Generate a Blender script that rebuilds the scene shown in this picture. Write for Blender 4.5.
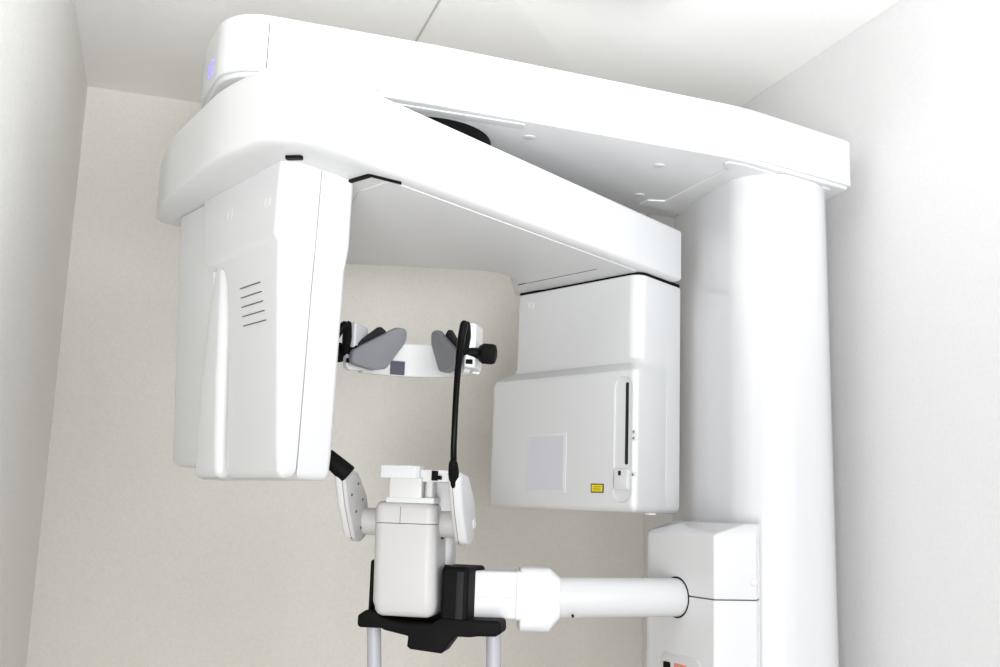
import bpy, bmesh, math, random
from mathutils import Vector, Matrix

scene = bpy.context.scene
for o in list(bpy.data.objects):
    bpy.data.objects.remove(o)

# ------------------------------------------------------------------ camera
F_PX, YAW, PITCH, ROLL = 1032.0, 0.3161, 0.16739, 0.034417
cam_data = bpy.data.cameras.new('camera')
cam = bpy.data.objects.new('camera', cam_data)
scene.collection.objects.link(cam)
cam_data.sensor_width = 36.0
cam_data.lens = F_PX * 36.0 / 1000.0
cam_data.clip_start = 0.02
fw = Vector((math.sin(YAW) * math.cos(PITCH), math.cos(YAW) * math.cos(PITCH), math.sin(PITCH)))
rt0 = Vector((math.cos(YAW), -math.sin(YAW), 0))
up0 = rt0.cross(fw)
rt = math.cos(ROLL) * rt0 + math.sin(ROLL) * up0
up = -math.sin(ROLL) * rt0 + math.cos(ROLL) * up0
cam.matrix_world = Matrix(((rt.x, up.x, -fw.x, 0), (rt.y, up.y, -fw.y, 0), (rt.z, up.z, -fw.z, 1.5), (0, 0, 0, 1)))
scene.camera = cam

# ------------------------------------------------------------------ light
WORLD = 0.32
world = bpy.data.worlds.new('world')
scene.world = world
world.use_nodes = True
world.node_tree.nodes['Background'].inputs[0].default_value = (0.93, 0.96, 1.0, 1)
world.node_tree.nodes['Background'].inputs[1].default_value = WORLD

def area_light(name, loc, target, sx, sy, power, color):
    ld = bpy.data.lights.new(name, 'AREA')
    ld.shape = 'RECTANGLE'; ld.size = sx; ld.size_y = sy
    ld.energy = power; ld.color = color
    lo = bpy.data.objects.new(name, ld)
    scene.collection.objects.link(lo)
    lo.location = loc
    lo.rotation_euler = (Vector(target) - Vector(loc)).to_track_quat('-Z', 'Y').to_euler()
    return lo

# soft light from the open side of the booth behind the camera
LAMP_Y = 1.22
DAY_R, FILL_L, UPLIGHT, LAMP_STRENGTH = 21.0, 42.0, 165.0, 1.2
area_light('front_light', (1.0, -0.9, 1.7), (0.5, 1.6, 1.7), 1.0, 1.4, DAY_R, (0.92, 0.96, 1.0))
area_light('front_light', (-0.35, -0.7, 1.0), (0.5, 1.8, 1.6), 1.0, 1.2, FILL_L, (1.0, 0.99, 0.975))  # added fill from low left, for the left-facing parts
# added uplight to brighten the ceiling, standing in for a bounced flash
fl = bpy.data.lights.new('ceiling_uplight', 'SPOT')
fl.energy = UPLIGHT; fl.color = (0.95, 0.98, 1.0); fl.spot_size = math.radians(64); fl.spot_blend = 1.0; fl.shadow_soft_size = 0.35
flo = bpy.data.objects.new('ceiling_uplight', fl)
scene.collection.objects.link(flo)
flo.location = (0.35, -0.3, 1.75)
flo.rotation_euler = (Vector((0.45, 1.0, 2.45)) - Vector(flo.location)).to_track_quat('-Z', 'Y').to_euler()

scene.view_settings.view_transform = 'Standard'
scene.view_settings.look = 'None'
scene.view_settings.gamma = 1.0
scene.view_settings.use_curve_mapping = False
scene.view_settings.exposure = 0.13

# ------------------------------------------------------------------ materials
def srgb(r, g, b):
    f = lambda c: (c / 255.0 / 12.92) if c / 255.0 <= 0.04045 else ((c / 255.0 + 0.055) / 1.055) ** 2.4
    return (f(r), f(g), f(b), 1)

def mat(name, col, rough=0.4, metal=0.0, bump=0.0, bscale=300.0, noise=0.0, coat=0.0, emit=None, estr=0.0):
    m = bpy.data.materials.new(name)
    m.use_nodes = True
    nt = m.node_tree
    b = nt.nodes['Principled BSDF']
    b.inputs['Base Color'].default_value = col
    b.inputs['Roughness'].default_value = rough
    b.inputs['Metallic'].default_value = metal
    if max(col[:3]) < 0.03: b.inputs['Specular IOR Level'].default_value = 0.12
    b.inputs['Coat Weight'].default_value = coat
    if emit:
        b.inputs['Emission Color'].default_value = emit
        b.inputs['Emission Strength'].default_value = estr
    if bump or noise:
        tc = nt.nodes.new('ShaderNodeTexCoord')
        n = nt.nodes.new('ShaderNodeTexNoise')
        n.inputs['Scale'].default_value = bscale
        n.inputs['Detail'].default_value = 4
        nt.links.new(tc.outputs['Object'], n.inputs['Vector'])
        if noise:
            r = nt.nodes.new('ShaderNodeMapRange')
            r.inputs['From Min'].default_value = 0.3; r.inputs['From Max'].default_value = 0.7
            r.inputs['To Min'].default_value = 1 - noise; r.inputs['To Max'].default_value = 1 + noise
            nt.links.new(n.outputs['Fac'], r.inputs['Value'])
            h = nt.nodes.new('ShaderNodeHueSaturation')
            h.inputs['Color'].default_value = col
            nt.links.new(r.outputs['Result'], h.inputs['Value'])
            nt.links.new(h.outputs['Color'], b.inputs['Base Color'])
        if bump:
            bp = nt.nodes.new('ShaderNodeBump')
            bp.inputs['Strength'].default_value = bump
            bp.inputs['Distance'].default_value = 0.002
            nt.links.new(n.outputs['Fac'], bp.inputs['Height'])
            nt.links.new(bp.outputs['Normal'], b.inputs['Normal'])
    return m

M = {}
M['white'] = mat('white_plastic', (0.63, 0.635, 0.64, 1), 0.38, bump=0.02, bscale=500)
M['gloss'] = mat('gloss_white_paint', (0.65, 0.655, 0.665, 1), 0.22, coat=0.3, bump=0.01, bscale=60)
M['warm'] = mat('warm_white_plastic', (0.53, 0.52, 0.515, 1), 0.42, bump=0.02, bscale=500)
M['grey'] = mat('grey_pad', (0.21, 0.215, 0.23, 1), 0.55, bump=0.05, bscale=400)
M['grip'] = mat('grey_grip', (0.42, 0.42, 0.46, 1), 0.45, bump=0.03, bscale=300)
M['black'] = mat('black_plastic', (0.002, 0.002, 0.002, 1), 0.6, bump=0.03, bscale=400)
M['blackgloss'] = mat('black_rod', (0.002, 0.002, 0.002, 1), 0.3, bump=0.01, bscale=200)
M['darkgrey'] = mat('dark_grey_plastic', (0.02, 0.02, 0.022, 1), 0.5, bump=0.03, bscale=400)
M['seam'] = mat('seam_shadow_gap', (0.12, 0.12, 0.12, 1), 0.7, bump=0.02)
M['joint'] = mat('ceiling_joint', (0.52, 0.52, 0.52, 1), 0.8, bump=0.02)
M['slit'] = mat('slit', (0.10, 0.10, 0.10, 1), 0.7, bump=0.02)
M['label'] = mat('lavender_label', (0.57, 0.575, 0.62, 1), 0.5, bump=0.02)
M['yellow'] = mat('yellow_label', (0.72, 0.58, 0.02, 1), 0.5, bump=0.02)
M['brown'] = mat('label_border', (0.10, 0.07, 0.01, 1), 0.5, bump=0.02)
M['red'] = mat('salmon_label', (0.75, 0.22, 0.18, 1), 0.5, bump=0.02)
M['steel'] = mat('steel', (0.55, 0.55, 0.57, 1), 0.3, metal=1.0, bump=0.01)
M['lens'] = mat('smoked_window', (0.04, 0.035, 0.06, 1), 0.45, coat=0.0, bump=0.01)
M['clear'] = mat('frosted_plastic', (0.60, 0.60, 0.59, 1), 0.3, bump=0.02)
M['blue'] = mat('blue_indicator', (0.25, 0.22, 0.9, 1), 0.4, bump=0.01, emit=(0.35, 0.3, 1.0, 1), estr=0.8)
M['wall'] = mat('wallpaper', (0.87, 0.86, 0.82, 1), 0.85, bump=0.45, bscale=170, noise=0.035)  # left wall's copy, kept lighter because little light reaches it
M['wallr'] = mat('wallpaper_right_dimmed', (0.76, 0.755, 0.76, 1), 0.85, bump=0.35, bscale=170, noise=0.02)  # same wallpaper, dimmed in its colour to hold the bright right wall down
M['wallb'] = mat('wallpaper_back_shaded', (0.765, 0.74, 0.69, 1), 0.85, bump=0.45, bscale=170, noise=0.03)  # same wallpaper, with the back wall's shade put into the colour
M['ceil'] = mat('ceiling_paint', (0.96, 0.955, 0.94, 1), 0.9, bump=0.2, bscale=150, noise=0.01)
M['floor'] = mat('vinyl_floor', (0.62, 0.53, 0.43, 1), 0.5, bump=0.05, bscale=40, noise=0.05)
M['diffuser'] = mat('lamp_diffuser', (0.9, 0.9, 0.9, 1), 0.5, bump=0.01, emit=(1.0, 0.985, 0.96, 1), estr=LAMP_STRENGTH)

# ------------------------------------------------------------------ mesh helpers
def obj(name, bm, material, parent=None, sharp=32, label=None):
    me = bpy.data.meshes.new(name)
    bmesh.ops.remove_doubles(bm, verts=bm.verts, dist=1e-6)
    bmesh.ops.recalc_face_normals(bm, faces=bm.faces)
    bm.to_mesh(me); bm.free()
    me.shade_smooth()
    me.set_sharp_from_angle(angle=math.radians(sharp))
    o = bpy.data.objects.new(name, me)
    scene.collection.objects.link(o)
    me.materials.append(M[material])
    if parent is not None:
        o.parent = parent
    if label:
        o['label'] = label
    return o

def empty(name, loc, rotz=0, parent=None):
    o = bpy.data.objects.new(name, None)
    o.empty_display_size = 0.1
    scene.collection.objects.link(o)
    o.location = loc; o.rotation_euler = (0, 0, rotz)
    if parent is not None: o.parent = parent
    return o

def area2(p):
    return sum(p[i][0] * p[(i + 1) % len(p)][1] - p[(i + 1) % len(p)][0] * p[i][1] for i in range(len(p))) / 2

def offset_poly(pts, d):
    """inset a CCW polygon by d"""
    n = len(pts); out = []
    for i in range(n):
        a, b, c = Vector(pts[i - 1]), Vector(pts[i]), Vector(pts[(i + 1) % n])
        e1 = (b - a).normalized(); e2 = (c - b).normalized()
        n1 = Vector((-e1.y, e1.x)); n2 = Vector((-e2.y, e2.x))
        s = n1 + n2
        k = 1 + n1.dot(n2)
        out.append(tuple(b + s * (d / max(k, 0.2))))
    return out

def rpoly(pts, radii, d=0.0, seg=8):
    """rounded polygon (CCW), inset by d, always the same number of points"""
    if not hasattr(radii, '__len__'): radii = [radii] * len(pts)
    if area2(pts) < 0:
        pts = list(reversed(pts)); radii = list(reversed(radii))
    n = len(pts)
    q = offset_poly(pts, d) if d else [tuple(p) for p in pts]
    out = []
    for i in range(n):
        a, b, c = Vector(pts[i - 1]), Vector(pts[i]), Vector(pts[(i + 1) % n])
        convex = (b - a).cross(c - b) > 0
        r = radii[i] - d if convex else radii[i] + d
        r = max(r, 0.0004)
        a, b, c = Vector(q[i - 1]), Vector(q[i]), Vector(q[(i + 1) % n])
        u = (a - b); v = (c - b); lu, lv = u.length, v.length
        u.normalize(); v.normalize()
        ang = math.acos(max(-1, min(1, u.dot(v))))
        t = r / max(math.tan(ang / 2), 1e-4)
        t = min(t, 0.48 * lu, 0.48 * lv)
        p0, p1 = b + u * t, b + v * t
        for k in range(seg + 1):
            w = k / seg
            # quadratic rational arc
            wt = math.sin(ang / 2)
            den = (1 - w) ** 2 + 2 * w * (1 - w) * wt + w * w
            p = (p0 * (1 - w) ** 2 + b * (2 * w * (1 - w) * wt) + p1 * w * w) / den
            out.append((p.x, p.y))
    return out

def rings_mesh(bm, rings, cap0=True, cap1=True, close=True):
    vr = [[bm.verts.new(p) for p in r] for r in rings]
    n = len(rings[0])
    for a, b in zip(vr, vr[1:]):
        for i in range(n if close else n - 1):
            j = (i + 1) % n
            bm.faces.new((a[i], a[j], b[j], b[i]))
    if cap0: bm.faces.new(list(reversed(vr[0])))
    if cap1: bm.faces.new(vr[-1])
    return vr

def shell(bm, levels, rb=0.0, rt_=0.0, hb=None, ht=None, seg=8, arc=5, tf=None):
    """levels: (z, pts, radii) bottom to top, same point count; edges rounded rb/rt (hb/ht = height of the rounding)"""
    hb = rb if hb is None else hb; ht = rt_ if ht is None else ht
    rings = []
    z0, p0, r0 = levels[0]; z1, p1, r1 = levels[-1]
    if rb:
        for k in range(arc + 1):
            t = math.pi / 2 * k / arc
            d = rb * (1 - math.sin(t)); z = z0 + hb * (1 - math.cos(t))
            rings.append([(x, y, z) for x, y in rpoly(p0, r0, d, seg)])
    else:
        rings.append([(x, y, z0) for x, y in rpoly(p0, r0, 0, seg)])
    for z, p, r in levels[1:-1]:
        rings.append([(x, y, z) for x, y in rpoly(p, r, 0, seg)])
    if rt_:
        for k in range(arc, -1, -1):
            t = math.pi / 2 * k / arc
            d = rt_ * (1 - math.sin(t)); z = z1 - ht * (1 - math.cos(t))
            rings.append([(x, y, z) for x, y in rpoly(p1, r1, d, seg)])
    else:
        rings.append([(x, y, z1) for x, y in rpoly(p1, r1, 0, seg)])
    if tf is not None:
        rings = [[tuple(tf @ Vector(p)) for p in r] for r in rings]
    rings_mesh(bm, rings)
    return bm

def prism(pts, radii, z0, z1, rb=0.0, rt_=0.0, **k):
    bm = bmesh.new()
    return shell(bm, [(z0, pts, radii), (z1, pts, radii)], rb, rt_, **k)

def frame(origin, xa, ya):
    """matrix whose local x,y axes are xa, ya"""
    x = Vector(xa).normalized(); y = Vector(ya).normalized(); z = x.cross(y).normalized()
    y = z.cross(x)
    o = Vector(origin)
    return Matrix(((x.x, y.x, z.x, o.x), (x.y, y.y, z.y, o.y), (x.z, y.z, z.z, o.z), (0, 0, 0, 1)))

def slab(pts, radii, h0, h1, tf, rb=0.0, rt_=0.0, seg=6, bm=None, arc=4):
    """prism in the local frame tf: outline in local xy, from height h0 to h1 along local z"""
    bm = bm or bmesh.new()
    return shell(bm, [(h0, pts, radii), (h1, pts, radii)], rb, rt_, seg=seg, tf=tf, arc=arc)

def rect(x0, x1, y0, y1):
    return [(x0, y0), (x1, y0), (x1, y1), (x0, y1)]

def box(cx, cy, cz, sx, sy, sz, r=0.002, tf=None, bm=None, rc=None, seg=4):
    bm = bm or bmesh.new()
    hx, hy = sx / 2, sy / 2
    r = min(r, sx * .45, sy * .45, sz * .45)
    t = Matrix.Translation((cx, cy, 0))
    if tf is not None: t = tf @ t
    p = rect(-hx, hx, -hy, hy)
    return shell(bm, [(cz - sz / 2, p, rc or r), (cz + sz / 2, p, rc or r)], r, r, seg=seg, tf=t, arc=3)

def lathe(profile, origin, axis, seg=32, bm=None):
    """profile: (radius, distance along axis)"""
    bm = bm or bmesh.new()
    a = Vector(axis).normalized()
    u = a.orthogonal().normalized(); v = a.cross(u); o = Vector(origin)
    rings = []
    for r, h in profile:
        r = max(r, 1e-5)
        rings.append([tuple(o + a * h + (u * math.cos(2 * math.pi * k / seg) + v * math.sin(2 * math.pi * k / seg)) * r) for k in range(seg)])
    rings_mesh(bm, rings)
    return bm

def cyl(p0, p1, r, b=0.001, seg=28, bm=None, r1=None):
    p0, p1 = Vector(p0), Vector(p1); L = (p1 - p0).length
    r1 = r if r1 is None else r1
    b = min(b, r * .4, L * .4)
    return lathe([(r - b, 0), (r - .3 * b, .3 * b), (r, b), (r1, L - b), (r1 - .3 * b, L - .3 * b), (r1 - b, L)], p0, p1 - p0, seg, bm)

def tube(path, radii, seg=16, bm=None, flat=1.0, up_=(0, 0, 1)):
    """smooth tube through the path points (catmull)"""
    bm = bm or bmesh.new()
    P = [Vector(p) for p in path]
    R = radii if hasattr(radii, '__len__') else [radii] * len(P)
    pts, rr = [], []
    for i in range(len(P) - 1):
        a = P[max(i - 1, 0)]; b = P[i]; c = P[i + 1]; d = P[min(i + 2, len(P) - 1)]
        for k in range(6):
            t = k / 6
            pts.append(0.5 * ((2 * b) + (c - a) * t + (2 * a - 5 * b + 4 * c - d) * t * t + (-a + 3 * b - 3 * c + d) * t ** 3))
            rr.append(R[i] * (1 - t) + R[i + 1] * t)
    pts.append(P[-1]); rr.append(R[-1])
    rings = []
    n = len(pts)
    side = None
    for i in range(n):
        d = (pts[min(i + 1, n - 1)] - pts[max(i - 1, 0)]).normalized()
        if side is None:
            side = d.orthogonal().normalized()
        side = (side - d * side.dot(d)).normalized()
        w = d.cross(side)
        rings.append([tuple(pts[i] + (side * math.cos(2 * math.pi * k / seg) + w * math.sin(2 * math.pi * k / seg) * flat) * rr[i]) for k in range(seg)])
    d0 = (pts[0] - pts[1]).normalized(); d1 = (pts[-1] - pts[-2]).normalized()
    def capring(ring, c, d, r, s):
        return [tuple(c + (Vector(p) - c) * s + d * r * math.sqrt(max(0, 1 - s * s))) for p in ring]
    pre = [capring(rings[0], pts[0], d0, rr[0], s) for s in (0.3, 0.75)]
    post = [capring(rings[-1], pts[-1], d1, rr[-1], s) for s in (0.75, 0.3)]
    rings_mesh(bm, pre + rings + post)
    return bm

def cut(o, cutters):
    """boolean difference, applied at once"""
    for c in cutters:
        m = o.modifiers.new('cut', 'BOOLEAN'); m.operation = 'DIFFERENCE'; m.solver = 'EXACT'; m.object = c
        bpy.context.view_layer.update()
        dg = bpy.context.evaluated_depsgraph_get()
        me = bpy.data.meshes.new_from_object(o.evaluated_get(dg))
        o.modifiers.clear()
        o.data = me
        bpy.data.objects.remove(c)
    o.data.shade_smooth(); o.data.set_sharp_from_angle(angle=math.radians(32))

def struct(o):
    o['kind'] = 'structure'
    return o

# ------------------------------------------------------------------ the room
XL, XR, YB, YF, ZC = -0.226, 1.236, 2.508, 0.80, 2.45
T = 0.08
struct(obj('floor', box((XL + XR) / 2, (YB + YF) / 2, -T / 2, XR - XL + 2 * T, YB - YF + 2 * T, T, 0.001), 'floor'))
struct(obj('ceiling', box((XL + XR) / 2, (YB + YF) / 2, ZC + T / 2, XR - XL + 2 * T, YB - YF + 2 * T, T, 0.001), 'ceil'))
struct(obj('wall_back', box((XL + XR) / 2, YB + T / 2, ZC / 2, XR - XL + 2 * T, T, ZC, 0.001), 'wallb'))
struct(obj('wall_left', box(XL - T / 2, (YB + YF) / 2, ZC / 2, T, YB - YF, ZC, 0.001), 'wall'))
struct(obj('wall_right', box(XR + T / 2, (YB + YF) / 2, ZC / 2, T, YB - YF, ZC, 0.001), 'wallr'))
# joint between two ceiling boards
struct(obj('trim_1', box(0.44, (YB + YF) / 2, ZC - 0.0008, 0.004, YB - YF - 0.02, 0.0016, 0.0004), 'joint'))

# ceiling lamp (above the frame)
lamp = empty('ceiling_lamp', (0.55, LAMP_Y, ZC))
lamp['label'] = 'square white ceiling lamp glowing above the overhead beam'
lamp['category'] = 'ceiling lamp'
obj('base', box(0, 0, -0.012, 0.40, 0.40, 0.024, 0.004), 'white', lamp)
obj('diffuser', box(0, 0, -0.064, 0.46, 0.46, 0.08, 0.02, rc=0.05, seg=8), 'diffuser', lamp, label='glowing white diffuser')

# ------------------------------------------------------------------ the machine
machine = empty('dental_xray_machine', (0, 0, 0))
machine['label'] = 'white panoramic dental x-ray machine with column, overhead beam and rotating arm'
machine['category'] = 'x-ray machine'
mach = machine

# --- column
col_pts = [(0.953, 1.505), (1.175, 1.560), (1.166, 1.87), (0.978, 1.87), (0.952, 1.70)]
col_rad = [0.095, 0.12, 0.06, 0.03, 1.5]
column = obj('column', shell(bmesh.new(), [(0.0, [(x + (0.026 if x > 1.1 else 0), y) for x, y in col_pts], col_rad), (2.1055, col_pts, col_rad)], 0.002, 0.002, seg=14), 'gloss', mach)
base = obj('base_plate', prism(rect(0.70, 1.20, 1.30, 1.95), 0.05, 0.0, 0.03, 0.002, 0.008), 'white', mach)
wall_mount = obj('wall_mount', box(1.2, 1.795, 1.9, 0.078, 0.07, 0.12, 0.006), 'white', mach)

# --- overhead beam
beam_pts = [(0.045, 1.454), (0.36, 1.456), (0.92, 1.487), (1.188, 1.553), (1.20, 1.82), (0.985, 1.868), (0.40, 1.82), (0.022, 1.78), (0.022, 1.60)]
beam_rad = [0.07, 0.4, 0.5, 0.012, 0.05, 0.1, 0.3, 0.12, 0.15]
beam = obj('overhead_beam', prism(beam_pts, beam_rad, 2.112, 2.2025, 0.003, 0.008, seg=12), 'white', mach)
lipo = obj('underside_cover', prism([tuple(p) for p in offset_poly(beam_pts, 0.005)], beam_rad, 2.1055, 2.114, 0.004, 0.0, seg=12), 'white', beam)
# raised mounting cover above the column
obj('column_cover', prism([(0.885, 1.507), (0.925, 1.508), (1.155, 1.565), (1.17, 1.80), (0.985, 1.825), (0.868, 1.80), (0.872, 1.765), (0.905, 1.755), (0.915, 1.54)], [.008, .05, .02, .04, .05, .01, .004, .004, .004], 2.1030, 2.106, 0.0015, 0.0, seg=5), 'white', beam)
# long step panel under the front edge
obj('cover_rail', prism([(0.20, 1.478), (0.515, 1.482), (0.520, 1.500), (0.20, 1.500)], 0.004, 2.1040, 2.106, 0.001, 0.0, seg=4), 'white', beam)
for x, y in ((0.541, 1.535), (0.80, 1.575), (0.845, 1.745)):
    obj('screw_plug', cyl((x, y, 2.1045), (x, y, 2.106), 0.010, 0.0008), 'white', beam)
# dark seam of the beam's end cap: a thin ring following the beam section
def beam_band(x0, x1):
    bm = bmesh.new()
    box((x0 + x1) / 2, 1.4544, (2.115 + 2.188) / 2, x1 - x0, 0.0016, 2.188 - 2.115, 0.0003, bm=bm)
    return bm
obj('end_cap_seam', beam_band(0.1045, 0.1058), 'slit', beam)
for k in range(3):
    zz = 2.146 - 0.008 * k
    a_, b_ = Vector((0.0335, 1.527, zz)), Vector((0.0285, 1.560, zz))
    tfb = frame(tuple((a_ + b_) / 2), tuple(b_ - a_), (0, 0, 1))
    obj('indicator_light', slab(rect(-0.020 + .005 * k, 0.016 - .001 * k, -0.0011, 0.0011), 0.0008, -0.0022, 0.004, tfb), 'blue', beam, label='small blue indicator line')

# --- pivot between beam and arm
obj('pivot_bearing', cyl((0.385, 1.622, 2.070), (0.385, 1.622, 2.106), 0.112, 0.002, 64), 'black', mach, label='black bearing ring')
obj('pivot_hub', cyl((0.375, 1.628, 2.028), (0.375, 1.628, 2.071), 0.095, 0.003, 64), 'grip', mach)

# --- rotating arm
U = Vector((0.852, 0.524)); V = Vector((-0.524, 0.852))
arm_pts = [(0.115, 1.205), (0.924, 1.716), (0.700, 2.040), (0.600, 1.795), (0.25, 1.885), (-0.033, 1.712), (-0.020, 1.580), (0.042, 1.342)]
arm_rad = [0.057, 0.010, 0.03, 0.08, 0.15, 0.025, 0.40, 0.40]
arm_radb = arm_rad
def arm_mesh():
    bm = bmesh.new()
    return shell(bm, [(1.934, arm_pts, arm_rad), (1.95, arm_pts, arm_rad), (2.035, arm_pts, arm_rad)], 0.024, 0.006, hb=0.008, seg=14, arc=6)
arm = obj('rotating_arm', arm_mesh(), 'white', mach)
AC = [(0.270, 1.332), (0.810, 1.669), (0.69, 1.93), (0.61, 1.76), (0.26, 1.84), (0.24, 1.40)]
obj('arm_underside_cover', prism(AC, [.01, .02, .02, .09, .04, .03], 1.9327, 1.9345, 0.0012, 0.0, seg=10), 'white', arm)
# seam of the cover next to the generator
tfs = frame((0.655, 1.855, 1.9327), (0.10, -0.235, 0), (0.235, 0.10, 0))
obj('cover_seam', slab(rect(-0.02, 0.19, -0.0007, 0.0007), 0.0003, -0.0006, 0.0008, tfs), 'slit', arm)
obj('arm_end_seam', box(0.0965, 1.2495, 1.99, 0.0008, 0.0008, 0.07, 0.0002), 'clear', arm)
# black slide slots beside the detector head
def slot(p0, p1, w, nm='slide_slot', m='black'):
    a = Vector((p0[0], p0[1], 0)); b = Vector((p1[0], p1[1], 0)); d = (b - a)
    tf = frame((a.x, a.y, 1.9337), d, (-d.y, d.x, 0))
    return obj(nm, slab(rect(0, d.length, -w / 2, w / 2), w * .3, -0.0035, 0.001, tf), m, arm)
slot((0.126, 1.291), (0.146, 1.281), 0.010)
slot((0.212, 1.368), (0.240, 1.317), 0.006)
slot((0.240, 1.316), (0.287, 1.333), 0.0014)

# --- detector head (left)
A = Vector((0.147, 1.308)); DL = Vector((-0.335, 0.942)); NL = Vector((-0.942, -0.335))
def P(s, t, o=0.0, d=0.0):
    """plan point: s along the left face, t along the right face, o pushed out of the left face"""
    q = A + DL * s + U * (t - d) + NL * o
    return (q.x, q.y)
det = empty('detector_head', (0, 0, 0), 0, mach)
def det_front():
    bm = bmesh.new()
    L = []
    r = [0.026, 0.0015, 0.01, 0.01]
    def lev(z, s, t, d): L.append((z, [P(0, 0, 0, d), P(0, t), P(s, t), P(s, 0, 0, d)], r))
    lev(1.527, 0.166, 0.026, 0.0)
    lev(1.56, 0.166, 0.027, 0.002)
    lev(1.66, 0.166, 0.029, 0.008)
    lev(1.76, 0.170, 0.031, 0.014)
    lev(1.80, 0.180, 0.032, 0.016)
    lev(1.818, 0.190, 0.033, 0.017)
    lev(1.832, 0.252, 0.0335, 0.0175)
    lev(1.9345, 0.268, 0.036, 0.0185)
    return shell(bm, L, 0.014, 0.001, seg=10)
obj('front_cover', det_front(), 'white', det)
def det_top():
    bm = bmesh.new()
    r = [0.012, 0.002, 0.006, 0.012]
    def lev(z, s0, s1, d): return (z, [P(s0, 0, 0, d), P(s0, .010), P(s1, .010), P(s1, 0, 0, d)], r)
    L = [lev(1.824, .012, .250, .0155), lev(1.838, .010, .256, .0235), lev(1.90, .008, .268, .0235), lev(1.9345, .006, .276, .0235)]
    return shell(bm, L, 0.004, 0.001, seg=10)
obj('upper_cover', det_top(), 'white', det)
def det_back():
    bm = bmesh.new()
    r = [0.001, 0.012, 0.02, 0.001]
    def lev(z, t0, t1): return (z, [P(0.0, t0 + .0012), P(0.0, t1), P(0.33, t1), P(0.33, t0 + .0012)], r)
    L = [lev(1.527, .027, .083), lev(1.56, .0275, .085), lev(1.76, .031, .088), lev(1.805, .0325, .089), lev(1.84, .0335, .0945), lev(1.9345, .036, .0955)]
    return shell(bm, L, 0.010, 0.001, seg=10)
obj('sensor_housing', det_back(), 'white', det)
def det_core():
    bm = bmesh.new()
    L = [(1.534, [P(.01, .004, 0), P(.01, .03), P(.30, .03), P(.26, .012)], .004),
         (1.93, [P(.01, .004, 0), P(.01, .036), P(.30, .036), P(.27, .012)], .004)]
    return shell(bm, L, 0.008, 0.0, seg=5)
obj('inner_frame', det_core(), 'white', det)
def det_ridge():
    bm = bmesh.new()
    r = [0.020, 0.002, 0.004, 0.012]
    def lev(z, s0, s1, d, o): return (z, [P(s0, 0, o * .9, d), P(s0, .012), P(s1, .012), P(s1, 0, o, d)], r)
    L = [lev(1.527, .168, .250, 0, .012), lev(1.57, .169, .247, .002, .012), lev(1.66, .170, .238, .008, .011), lev(1.74, .172, .226, .013, .008), lev(1.79, .180, .222, .0155, .004), lev(1.826, .192, .222, .0165, .0)]
    return shell(bm, L, 0.014, 0.002, seg=10)
obj('side_handle', det_ridge(), 'white', det)
def det_rear():
    bm = bmesh.new()
    r = [0.006, 0.006, 0.02, 0.02]
    L = [(1.545, [P(.245, 0, 0), P(.245, .09), P(.385, .085), P(.372, 0, 0)], r),
         (1.80, [P(.225, 0, 0, .012), P(.225, .09), P(.385, .088), P(.380, 0, 0, .012)], r),
         (1.933, [P(.255, 0, 0, .017), P(.255, .09), P(.395, .090), P(.385, 0, 0, .018)], r)]
    return shell(bm, L, 0.012, 0.001, seg=10)
obj('rear_housing', det_rear(), 'white', det)
av0 = A - U * 0.0105; av1 = A - U * 0.0158     # the cover's face at z 1.70 and 1.79
tfl = frame((av0.x, av0.y, 1.70), (DL.x, DL.y, 0), (av1.x - av0.x, av1.y - av0.y, 0.09))   # local z = DL x Z = (0.942, 0.335): into the body
for k in range(5):
    z0 = 0.0825 - 0.0132 * k
    s0, s1 = 0.129 - 0.0035 * k, 0.066 - 0.0050 * k
    obj('vent', slab(rect(s1, s0, z0 - 0.0007, z0 + 0.0007), 0.0006, -0.0008, 0.0015, tfl), 'slit', det)
for s, z, d in ((0.046, 1.885, 0.0233), (0.168, 1.893, 0.0233), (0.325, 1.888, 0.0152)):
    c = Vector((*P(s, 0, -0.0012, d), z)); n = Vector((NL.x, NL.y, 0))
    obj('screw_plug', lathe([(0.0085, 0), (0.0085, 0.0014), (0.0078, 0.0018), (0.0074, 0.0012), (0.0001, 0.0012)], c, n, 28), 'white', det)

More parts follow.
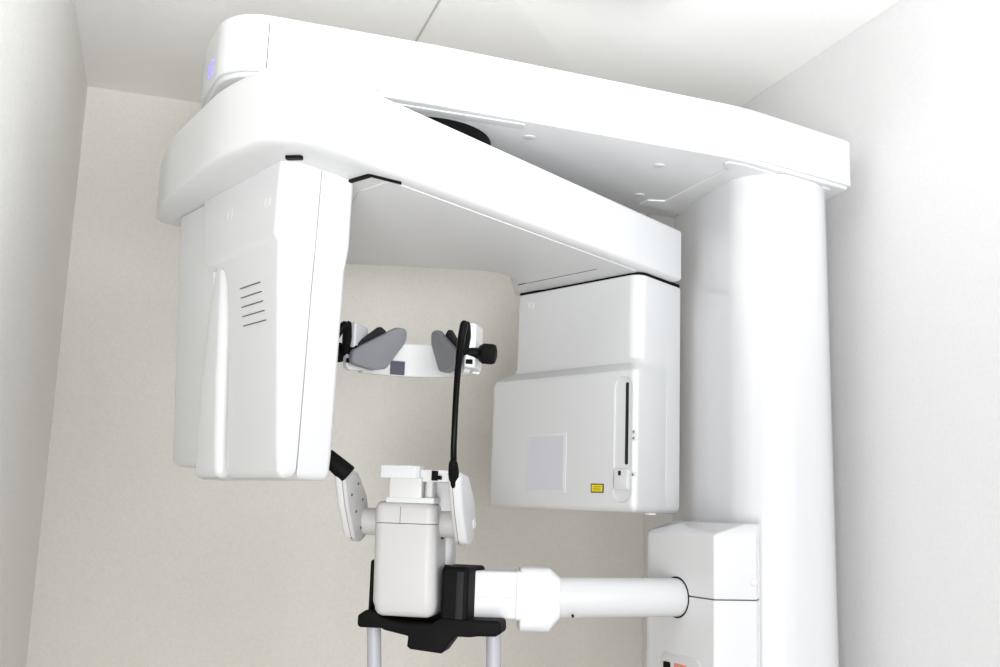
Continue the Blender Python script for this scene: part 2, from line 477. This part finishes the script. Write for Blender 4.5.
# --- x-ray generator head (right)
GA = Vector((0.810, 1.665)); GD = Vector((-0.415, 0.910)).normalized(); GN = Vector((-0.910, -0.415)).normalized()
def Q(s, t, o=0.0):
    q = GA + GD * s + U * t + GN * o
    return (q.x, q.y)
gen = empty('generator_head', (0, 0, 0), 0, mach)
def gen_mesh():
    bm = bmesh.new()
    r = [0.022, 0.0, 0.012, 0.03, 0.012]
    def lev(z, a, mid, b, c, d, rr): return (z, [a, mid, b, c, d], rr)
    up_r = [0.022, 0.05, 0.008, 0.03, 0.012]
    lo_r = [0.010, 0.004, 0.008, 0.03, 0.012]
    b_ = (0.935, 1.742); c_ = (0.800, 2.040); d_ = (0.676, 1.960)
    mid_u = tuple(Vector((0.810, 1.665)).lerp(Vector(b_), 0.62))
    a_u = (0.806, 1.660)
    a_l = (0.785, 1.624); mid_l = (0.888, 1.7115); d_l = (0.6295, 1.966); c_l = (0.785, 2.05)
    L = [(1.500, [a_l, mid_l, b_, c_l, d_l], lo_r),
         (1.738, [a_l, mid_l, b_, c_l, d_l], lo_r),
         (1.748, [tuple(Vector(a_l).lerp(Vector(a_u), .10)), mid_l, b_, c_l, tuple(Vector(d_l).lerp(Vector(d_), .10))], lo_r),
         (1.757, [tuple(Vector(a_l).lerp(Vector(a_u), .42)), mid_l, b_, c_, tuple(Vector(d_l).lerp(Vector(d_), .42))], [.012, .01, .008, .03, .012]),
         (1.766, [tuple(Vector(a_l).lerp(Vector(a_u), .86)), tuple(Vector(mid_l).lerp(Vector(mid_u), .8)), b_, c_, tuple(Vector(d_l).lerp(Vector(d_), .86))], [.018, .03, .008, .03, .012]),
         (1.776, [a_u, mid_u, b_, c_, d_], up_r),
         (1.9302, [a_u, mid_u, b_, c_, d_], up_r)]
    return shell(bm, L, 0.013, 0.004, seg=10)
genb = obj('housing', gen_mesh(), 'white', gen)
# bulge face frame: local x runs from the front corner to the back, local y up, local z into the body
BD = Vector((0.6295 - 0.785, 1.966 - 1.624, 0)).normalized()
tfg = frame((0.785, 1.624, 0), BD, (0, 0, 1))
NB = -(BD.cross(Vector((0, 0, 1))))
cutter = obj('cutter', slab(rect(0.0095, 0.051, 1.516, 1.737), 0.0200, -0.01, 0.0035, tfg, seg=10), 'white')
cutter2 = obj('cutter', slab(rect(0.0205, 0.0270, 1.584, 1.724), 0.0022, -0.01, 0.010, tfg, seg=6), 'white')
cut(genb, [cutter, cutter2])
obj('slit', slab(rect(0.0202, 0.0273, 1.582, 1.726), 0.0022, 0.0031, 0.0092, tfg), 'darkgrey', gen, label='long black slit')
obj('slider', slab(rect(0.0175, 0.0480, 1.539, 1.574), 0.003, -0.002, 0.005, tfg, rb=0.0012), 'white', gen)
obj('slider_mark', slab(rect(0.0315, 0.0375, 1.563, 1.571), 0.001, -0.0026, 0.0, tfg), 'darkgrey', gen)
for z0, s0 in ((1.638, 0.002), (1.627, 0.002), (1.5645, 0.0025)):
    q = slab(rect(s0 - .0005, s0 + .0055, z0 - .0035, z0 + .0035), 0.0006, -0.0006, 0.002, tfg)
    f = obj('scale_mark', q, 'white', gen)
    obj('scale_symbol', slab(rect(s0 + .0025, s0 + .005, z0 - .0014, z0 + .0014), 0.0005, -0.0009, 0.002, tfg), 'darkgrey', f)
obj('label_frame', slab(rect(0.165, 0.269, 1.530, 1.643), 0.003, -0.0008, 0.003, tfg, rb=0.0006), 'white', gen)
obj('label_plate', slab(rect(0.171, 0.262, 1.536, 1.636), 0.002, -0.0013, 0.003, tfg), 'label', gen, label='pale lavender blank label')
wl = obj('warning_label', slab(rect(0.072, 0.102, 1.5325, 1.5485), 0.001, -0.0010, 0.002, tfg), 'brown', gen, label='small yellow warning label')
obj('label_field', slab(rect(0.0745, 0.0995, 1.5345, 1.5465), 0.001, -0.0015, 0.002, tfg), 'yellow', wl)
for k in range(3):
    obj('label_print', slab(rect(0.078 + .002 * (k % 2), 0.096, 1.5372 + .003 * k, 1.5378 + .003 * k), 0.0002, -0.0018, 0.002, tfg), 'brown', wl)
for s, z in ((0.046, 1.909), (0.282, 1.905)):
    c = Vector((*Q(s, 0, -0.0005), z))
    obj('screw_plug', lathe([(0.009, 0), (0.009, 0.0014), (0.0082, 0.002), (0.0078, 0.001), (0.0001, 0.001)], c, (GN.x, GN.y, 0), 28), 'white', gen)
# dark joint between generator and arm
gj = [(0.806, 1.660), (0.935, 1.742), (0.800, 2.040), (0.676, 1.960)]
obj('joint_gasket', prism(offset_poly(gj, 0.0012), [.02, .008, .03, .012], 1.9290, 1.9352, 0, 0, seg=8), 'black', gen)
# vertical seam where the side cover meets the front shell
seam_p = (0.888, 1.7115)
obj('side_cover_seam', box(0.8885, 1.7116, 1.63, 0.0012, 0.0012, 0.20, 0.0003), 'clear', gen)
obj('bottom_button', cyl((0.862, 1.72, 1.4965), (0.862, 1.72, 1.502), 0.011, 0.001), 'white', gen)

# --- bracket on the column
br_pts = [(0.962, 1.520), (0.942, 1.497), (0.868, 1.503), (0.839, 1.685), (0.875, 1.755), (0.965, 1.80)]
br_rad = [0.006, 0.004, 0.006, 0.03, 0.04, 0.01]
def br_in(k):   # pulled towards the column
    c = [(0.966, 1.520), (0.955, 1.512), (0.945, 1.520), (0.92, 1.66), (0.93, 1.74), (0.966, 1.795)]
    return [tuple(Vector(a).lerp(Vector(b), k)) for a, b in zip(br_pts, c)]
def bracket_mesh(z0, z1, top):
    bm = bmesh.new()
    L = [(z0, br_pts, br_rad), (z1, br_pts, br_rad)]
    if top:
        L = [(z0, br_pts, br_rad), (z1 - .003, br_pts, br_rad), (z1 + .001, br_in(.06), br_rad), (z1 + .016, br_in(.75), br_rad)]
        L.append((z1 + .018, br_in(.9), br_rad))
    return shell(bm, L, 0.0015, 0.001 if not top else 0.0, seg=8)
bracket = obj('column_bracket', bracket_mesh(1.3675, 1.470, True), 'gloss', mach)
bracket_lower = obj('column_bracket', bracket_mesh(1.02, 1.3655, False), 'gloss', mach)
obj('seam_gap', prism(offset_poly(br_pts[::-1] if area2(br_pts) < 0 else br_pts, 0.0015), 0.004, 1.3650, 1.3680, 0, 0, seg=4), 'slit', bracket)
obj('bracket_plug', cyl((0.937, 1.4995, 1.395), (0.937, 1.4955, 1.395), 0.006, 0.001, 20), 'gloss', bracket)

# collar hole of the support tube
TD = Vector((1.0, 0.10, 0)).normalized()
T1 = Vector((0.905, 1.606, 1.362)); 
def tp(d): return T1 - TD * d
fb = Vector((0.839 - 0.868, 1.685 - 1.503, 0)).normalized(); fn = Vector((fb.y, -fb.x, 0))
hit = T1 - TD * ((T1 - Vector((0.868, 1.503, 1.362))).dot(fn) / TD.dot(fn))
tfh = frame(tuple(hit), tuple(fb), (0, 0, 1))
ell = [(0.0342 / abs(TD.dot(fn)) * math.cos(2 * math.pi * k / 36), 0.0342 * math.sin(2 * math.pi * k / 36)) for k in range(36)]
obj('tube_gap', slab(ell, 0.001, -0.0006, 0.002, tfh, seg=2), 'black', bracket, label='black rim around the tube hole')

# --- support tube, collar, sleeve
stube = obj('support_tube', cyl(tp(0.29), tp(0.0), 0.0315, 0.002, 48), 'white', mach)
SD = Vector((0.966, -0.259, 0)).normalized()          # the sleeve is turned a little towards the room
SC = Vector((0.591, 1.586, 1.362))
def sleeve_frame(d):
    return frame(tuple(SC + SD * d), (-SD.y, SD.x, 0), (0, 0, 1))   # local z along SD
col_tf = sleeve_frame(-0.025)
def collar_mesh():
    bm = bmesh.new()
    p = [(-.034, -.051), (.034, -.051), (.034, .047), (-.034, .047)]
    q = [(-.030, -.033), (.030, -.033), (.030, .034), (-.030, .034)]
    return shell(bm, [(0.0, p, .012), (0.047, p, .012), (0.064, q, .012)], 0.003, 0.002, seg=8, tf=col_tf)
obj('collar', collar_mesh(), 'white', mach)
sl_tf = sleeve_frame(-0.112)
sleeve = obj('sleeve', slab(rect(-0.033, 0.033, -0.0325, 0.0400), 0.004, 0.0, 0.095, sl_tf, 0.0015, 0.001), 'white', mach)
obj('sleeve_step', slab(rect(-0.0342, 0.0342, -0.0345, 0.0415), 0.006, 0.081, 0.093, sl_tf, 0.001, 0.001), 'white', sleeve)
obj('sleeve_seam', slab(rect(-0.0333, 0.0333, 0.0005, 0.0013), 0.0002, 0.001, 0.081, sl_tf), 'clear', sleeve)
obj('screw', cyl(tp(0.262) + Vector((0, -.026, -.0245)), tp(0.262) + Vector((0, -.029, -.027)), 0.002, .0004, 12), 'black', stube)

# ------------------------------------------------------------------ chin unit, turned towards the patient
ANG = -math.radians(28)
chin = empty('patient_support', (0.395, 1.62, 0), ANG, mach)
def C(name, bm, m, parent=chin, label=None): return obj(name, bm, m, parent, label=label)

# body of the chin unit: lower shell and two part top shell
def body_mesh():
    bm = bmesh.new()
    r = .016
    L = [(1.331, rect(-.046, .050, -.044, .045), r), (1.352, rect(-.0485, .0515, -.046, .048), r), (1.471, rect(-.051, .047, -.047, .048), r)]
    return shell(bm, L, 0.014, 0.0006, seg=8)
body = C('chin_post', body_mesh(), 'warm')
C('top_shell', prism(rect(-.0515, .0475, -.047, .048), .016, 1.4718, 1.505, 0.0006, 0.012, seg=8), 'warm', body)
C('top_shell_seam', box(-.008, -.0472, 1.484, .0008, .0008, .026, .0002), 'slit', body)
C('bottom_mark', box(.0, -.0405, 1.3385, .04, .004, .0016, .0005), 'grip', body)
C('rear_block', prism(rect(-.030, .058, .030, .075), .008, 1.36, 1.50, .003, .003), 'warm', body)
# hinge stubs and side plates
for s in (-1, 1):
    st = C('hinge', cyl((s * .040, .004, 1.472), (s * .082, .004, 1.472), .0215, .003, 32), 'warm', body)
    for zz in (1.4925, 1.4515):
        C('hinge_screw', cyl((s * .0475, -.0005 + .004 * 0, zz), (s * .0520, -.0005, zz), .0026, .0004, 12), 'darkgrey', st)
PL = [(-.112, 1.540), (-.095, 1.551), (-.045, 1.548), (.008, 1.512), (.026, 1.478), (.016, 1.449), (-.012, 1.440), (-.045, 1.444), (-.085, 1.492)]
PLr = [.008, .008, .02, .04, .02, .02, .02, .03, .05]
def plate(s):
    tf = Matrix(((0, 0, s, 0), (1, 0, 0, 0), (0, 1, 0, 0), (0, 0, 0, 1)))
    bm = bmesh.new()
    q = PL
    shell(bm, [(.079, q, PLr), (.0845, q, PLr)], .003, .0, seg=6, tf=tf, arc=3)
    return bm
def plate_outer(s):
    tf = Matrix(((0, 0, s, 0), (1, 0, 0, 0), (0, 1, 0, 0), (0, 0, 0, 1)))
    bm = bmesh.new()
    shell(bm, [(.0855, PL, PLr), (.098, PL, PLr)], .0, .007, seg=6, tf=tf, arc=4)
    return bm
for s in (-1, 1):
    pl = C('side_plate', plate(s), 'warm')
    C('outer_cover', plate_outer(s), 'white', pl)
    C('plate_seam', (lambda s: shell(bmesh.new(), [(.084, offset_poly(PL if area2(PL) > 0 else PL[::-1], .0012), .01), (.086, offset_poly(PL if area2(PL) > 0 else PL[::-1], .0012), .01)], 0, 0, seg=6, tf=Matrix(((0, 0, s, 0), (1, 0, 0, 0), (0, 1, 0, 0), (0, 0, 0, 1)))))(s), 'slit', pl)
    xs = .0935 if s > 0 else -.0635
    if s > 0:
        C('cover_plug', lathe([(0.0085, 0), (0.0085, 0.0016), (0.0076, 0.0022), (0.0072, 0.0012), (0.0001, 0.0012)], (.0972, .004, 1.474), (1, 0, 0), 28), 'white', pl)
    else:
        for b, z in ((-.045, 1.530), (-.075, 1.512), (-.018, 1.506), (-.048, 1.487), (-.02, 1.462)):
            C('plate_screw', cyl((-.080, b, z), (-.0775, b, z), .0022, .0004, 12), 'slit', pl)

# temple rods: black joint at the plate, rod up to the temple holder
for s in (-1, 1):
    path = [(s * .086, -.100, 1.540), (s * .087, -.116, 1.575), (s * .088, -.122, 1.610), (s * .088, -.121, 1.650), (s * .088, -.115, 1.700), (s * .088, -.102, 1.745), (s * .089, -.088, 1.776)]
    if s < 0:
        path = [(s * .092, -.100, 1.545), (s * .112, -.112, 1.566), (s * .128, -.112, 1.600), (s * .132, -.105, 1.650), (s * .130, -.100, 1.700), (s * .116, -.092, 1.750), (s * .104, -.084, 1.775)]
    rod = C('temple_rod', tube(path, [.0052, .0048, .0046, .0046, .0050, .0060, .0064], 12), 'blackgloss', label='thin curved black rod')
    if s > 0:
        C('rod_socket', tube([(s * .086, -.102, 1.532), (s * .0865, -.108, 1.548), (s * .087, -.116, 1.562)], [.0062, .0082, .0068], 14), 'black', rod)
    else:
        C('rod_socket', cyl((s * .078, -.098, 1.541), (s * .112, -.110, 1.570), .0150, .003, 24, r1=.0125), 'black', rod)

# head band with window
def arc_band(z0, z1, th, amax=.096, b0=.040, sag=.055, n=24):
    bm = bmesh.new()
    rings = []
    for i in range(n + 1):
        a = -amax + 2 * amax * i / n
        b = b0 - sag * (a / amax) ** 2
        sl = -2 * sag * a / amax ** 2
        nx, ny = -sl, 1.0; L = math.hypot(nx, ny); nx /= L; ny /= L
        prof = [(-th / 2, z0 + .002), (-th / 2 + .0015, z0), (th / 2 - .0015, z0), (th / 2, z0 + .002), (th / 2, z1 - .002), (th / 2 - .0015, z1), (-th / 2 + .0015, z1), (-th / 2, z1 - .002)]
        rings.append([(a + nx * d, b + ny * d, z) for d, z in prof])
    rings_mesh(bm, rings)
    return bm
band = C('head_band', arc_band(1.709, 1.764, .014), 'white')
tfw = frame((-.047 + .481 * .0072, .0268 - .877 * .0072, 0), (1, .549, 0), (0, 0, 1))
C('window', slab(rect(-.0120, .0120, 1.7105, 1.7330), .001, -.0008, .003, tfw), 'lens', band, label='small dark purple window')
# temple blocks, pads and knobs
for s in (-1, 1):
    blk = C('temple_block', prism([(s * .088, -.075), (s * .104, -.066), (s * .106, -.02), (s * .098, -.01), (s * .084, -.02)], .003, 1.712, 1.782, .003, .003, seg=4), 'white')
    C('slot_mark', box(s * .096, -.0715, 1.7205, .010, .006, .007, .001, tf=None), 'black', blk)
    C('knob_stem', cyl((s * .084, -.068, 1.737), (s * .112, -.060, 1.735), .0085, .002, 20), 'black', blk)
    C('knob', lathe([(.006, 0), (.0125, .004), (.0165, .010), (.0165, .024), (.0145, .028), (.009, .030)], (s * .106, -.060, 1.736), (s, 0, -.08), 10), 'black', blk, label='black tightening knob')
    C('rod_clamp', tube([(s * (.089 if s > 0 else .101), -.078, 1.735), (s * (.0895 if s > 0 else .102), -.072, 1.760), (s * (.090 if s > 0 else .102), -.070, 1.778)], [.006, .0078, .006], 10), 'black', blk)
    # pad in a vertical plane running inwards and away from the patient side
    d = Vector((-s * .575, .818, 0)).normalized()
    tf = frame((s * (.090 if s < 0 else .074), -.065 if s < 0 else -.042, 0), tuple(d), (0, 0, 1))
    padp = [(-.014, 1.714), (-.012, 1.736), (.075, 1.785), (.096, 1.785), (.095, 1.764), (.056, 1.714), (.03, 1.709)]
    pr = [.010, .010, .02, .008, .02, .014, .02]
    h = (0, .013) if s < 0 else (-.013, 0)
    pad = C('temple_pad', slab(padp, pr, h[0], h[1], tf, .004, .004, seg=6), 'grey', label='grey rounded temple pad')
    # backing plate sits on the side away from the head (towards the temple block)
    w = tf.to_3x3() @ Vector((0, 0, 1))
    out = 1 if w.x * s > 0 else -1
    h0, h1 = (h[1] - .001, h[1] + .006) if out > 0 else (h[0] - .006, h[0] + .001)
    C('pad_backing', slab([(.0, 1.718), (.002, 1.748), (.048, 1.784), (.062, 1.776), (.052, 1.722)], .008, h0, h1, tf, .001, .001), 'darkgrey', pad)
    h0, h1 = (h[1] + .005, h[1] + .016) if out > 0 else (h[0] - .016, h[0] - .005)
    C('pad_mount', slab([(-.012, 1.705), (-.010, 1.752), (.022, 1.762), (.045, 1.712)], .010, h0, h1, tf, .002, .002), 'white', pad)

# chin rest on top of the post
cr = C('chin_rest', prism([(-.040, -.062), (.016, -.062), (.022, -.056), (.024, -.030), (-.040, -.030)], .003, 1.540, 1.560, .0015, .002, seg=5), 'white')
C('chin_block', prism(rect(-.026, .026, -.056, -.030), .003, 1.5105, 1.5415, .001, .001, seg=4), 'clear', cr)
C('chin_foot', prism(rect(-.032, .046, -.052, -.01), .004, 1.503, 1.5115, .001, .001, seg=4), 'white', cr)
C('chin_stem', prism(rect(.030, .041, -.045, -.02), .003, 1.505, 1.546, .001, .001, seg=4), 'white', cr)
C('chin_bridge', prism([(.018, -.050), (.068, -.045), (.068, -.012), (.018, -.018)], .003, 1.536, 1.5545, .0015, .0015, seg=4), 'white', cr)
C('back_plate', prism(rect(.034, .070, -.006, .012), .003, 1.492, 1.545, .001, .001, seg=4), 'white', cr)
lk = C('latch', box(.045, -.052, 1.5455, .009, .008, .015, .001), 'black', cr, label='small black latch')
C('latch_key', box(.052, -.052, 1.5425, .008, .006, .006, .001), 'black', lk)

# black holder: plate behind the post, crosspiece and tongue
hold = C('grip_holder', prism(rect(-.066, .062, .020, .060), .01, 1.318, 1.408, .004, .006, seg=6), 'black')
C('side_cheek', prism(rect(-.0625, -.056, -.01, .045), .003, 1.330, 1.413, .002, .004, seg=4), 'black', hold)
def cheek():
    return prism([(.058, -.033), (.100, -.033), (.104, .02), (.113, .05), (.058, .05)], .006, 1.312, 1.409, .003, .006, seg=6)
C('sleeve_clamp', cheek(), 'black', hold)
C('clamp_insert', box(.0875, -.033, 1.366, .011, .003, .072, .001), 'darkgrey', hold)
C('clamp_screw', cyl((.065, -.030, 1.3215), (.065, -.034, 1.3215), .0034, .0008, 16), 'steel', hold)
# crosspiece: outline in the (a, z) plane
tfc = frame((0, 0, 0), (1, 0, 0), (0, 0, 1))   # local z = -b
cross = [(-.071, 1.312), (-.071, 1.330), (-.058, 1.339), (-.044, 1.337), (-.030, 1.328), (.0, 1.3225), (.045, 1.323), (.060, 1.332), (.152, 1.332), (.153, 1.314), (.145, 1.309), (.118, 1.308), (.105, 1.306), (.082, 1.306), (.063, 1.280), (.014, 1.284), (.009, 1.288), (.010, 1.303), (-.028, 1.310), (-.033, 1.3125)]
crr = [.006, .006, .01, .01, .02, .03, .01, .004, .006, .006, .004, .004, .004, .002, .003, .003, .002, .002, .002, .002]
C('crosspiece', slab(cross, crr, -.020, .036, tfc, .003, .003, seg=4, arc=3), 'black', hold)
for a, b0, da in ((-.0545, .0, .006), (.136, .0, .003)):
    C('handle_grip', tube([(a, b0, 1.312), (a + da * .5, b0, 1.27), (a + da, b0, 1.215), (a + da * 1.2, b0, 1.12), (a + da * 1.2, b0, 1.06)], .0112, 20), 'grip', label='grey vertical hand grip')

# --- control panel on the bracket's left face
BF = Vector((0.839 - 0.868, 1.685 - 1.503, 0)).normalized()
tfp = frame((0.868, 1.503, 0), tuple(BF), (0, 0, 1))     # local z = BF x Z = into the body
pn = obj('control_panel', slab(rect(0.036, 0.138, 1.10, 1.267), 0.010, -0.0016, 0.003, tfp, rb=0.001), 'clear', mach)
obj('panel_frame', slab(rect(0.034, 0.1405, 1.098, 1.2695), 0.012, -0.0008, 0.003, tfp, rb=0.0006), 'white', pn)
obj('display', slab(rect(0.113, 0.132, 1.19, 1.2545), 0.002, -0.0024, 0.003, tfp), 'black', pn, label='black display bar')
obj('button_field', slab(rect(0.068, 0.102, 1.19, 1.2550), 0.002, -0.0024, 0.003, tfp), 'red', pn, label='salmon red printed field')
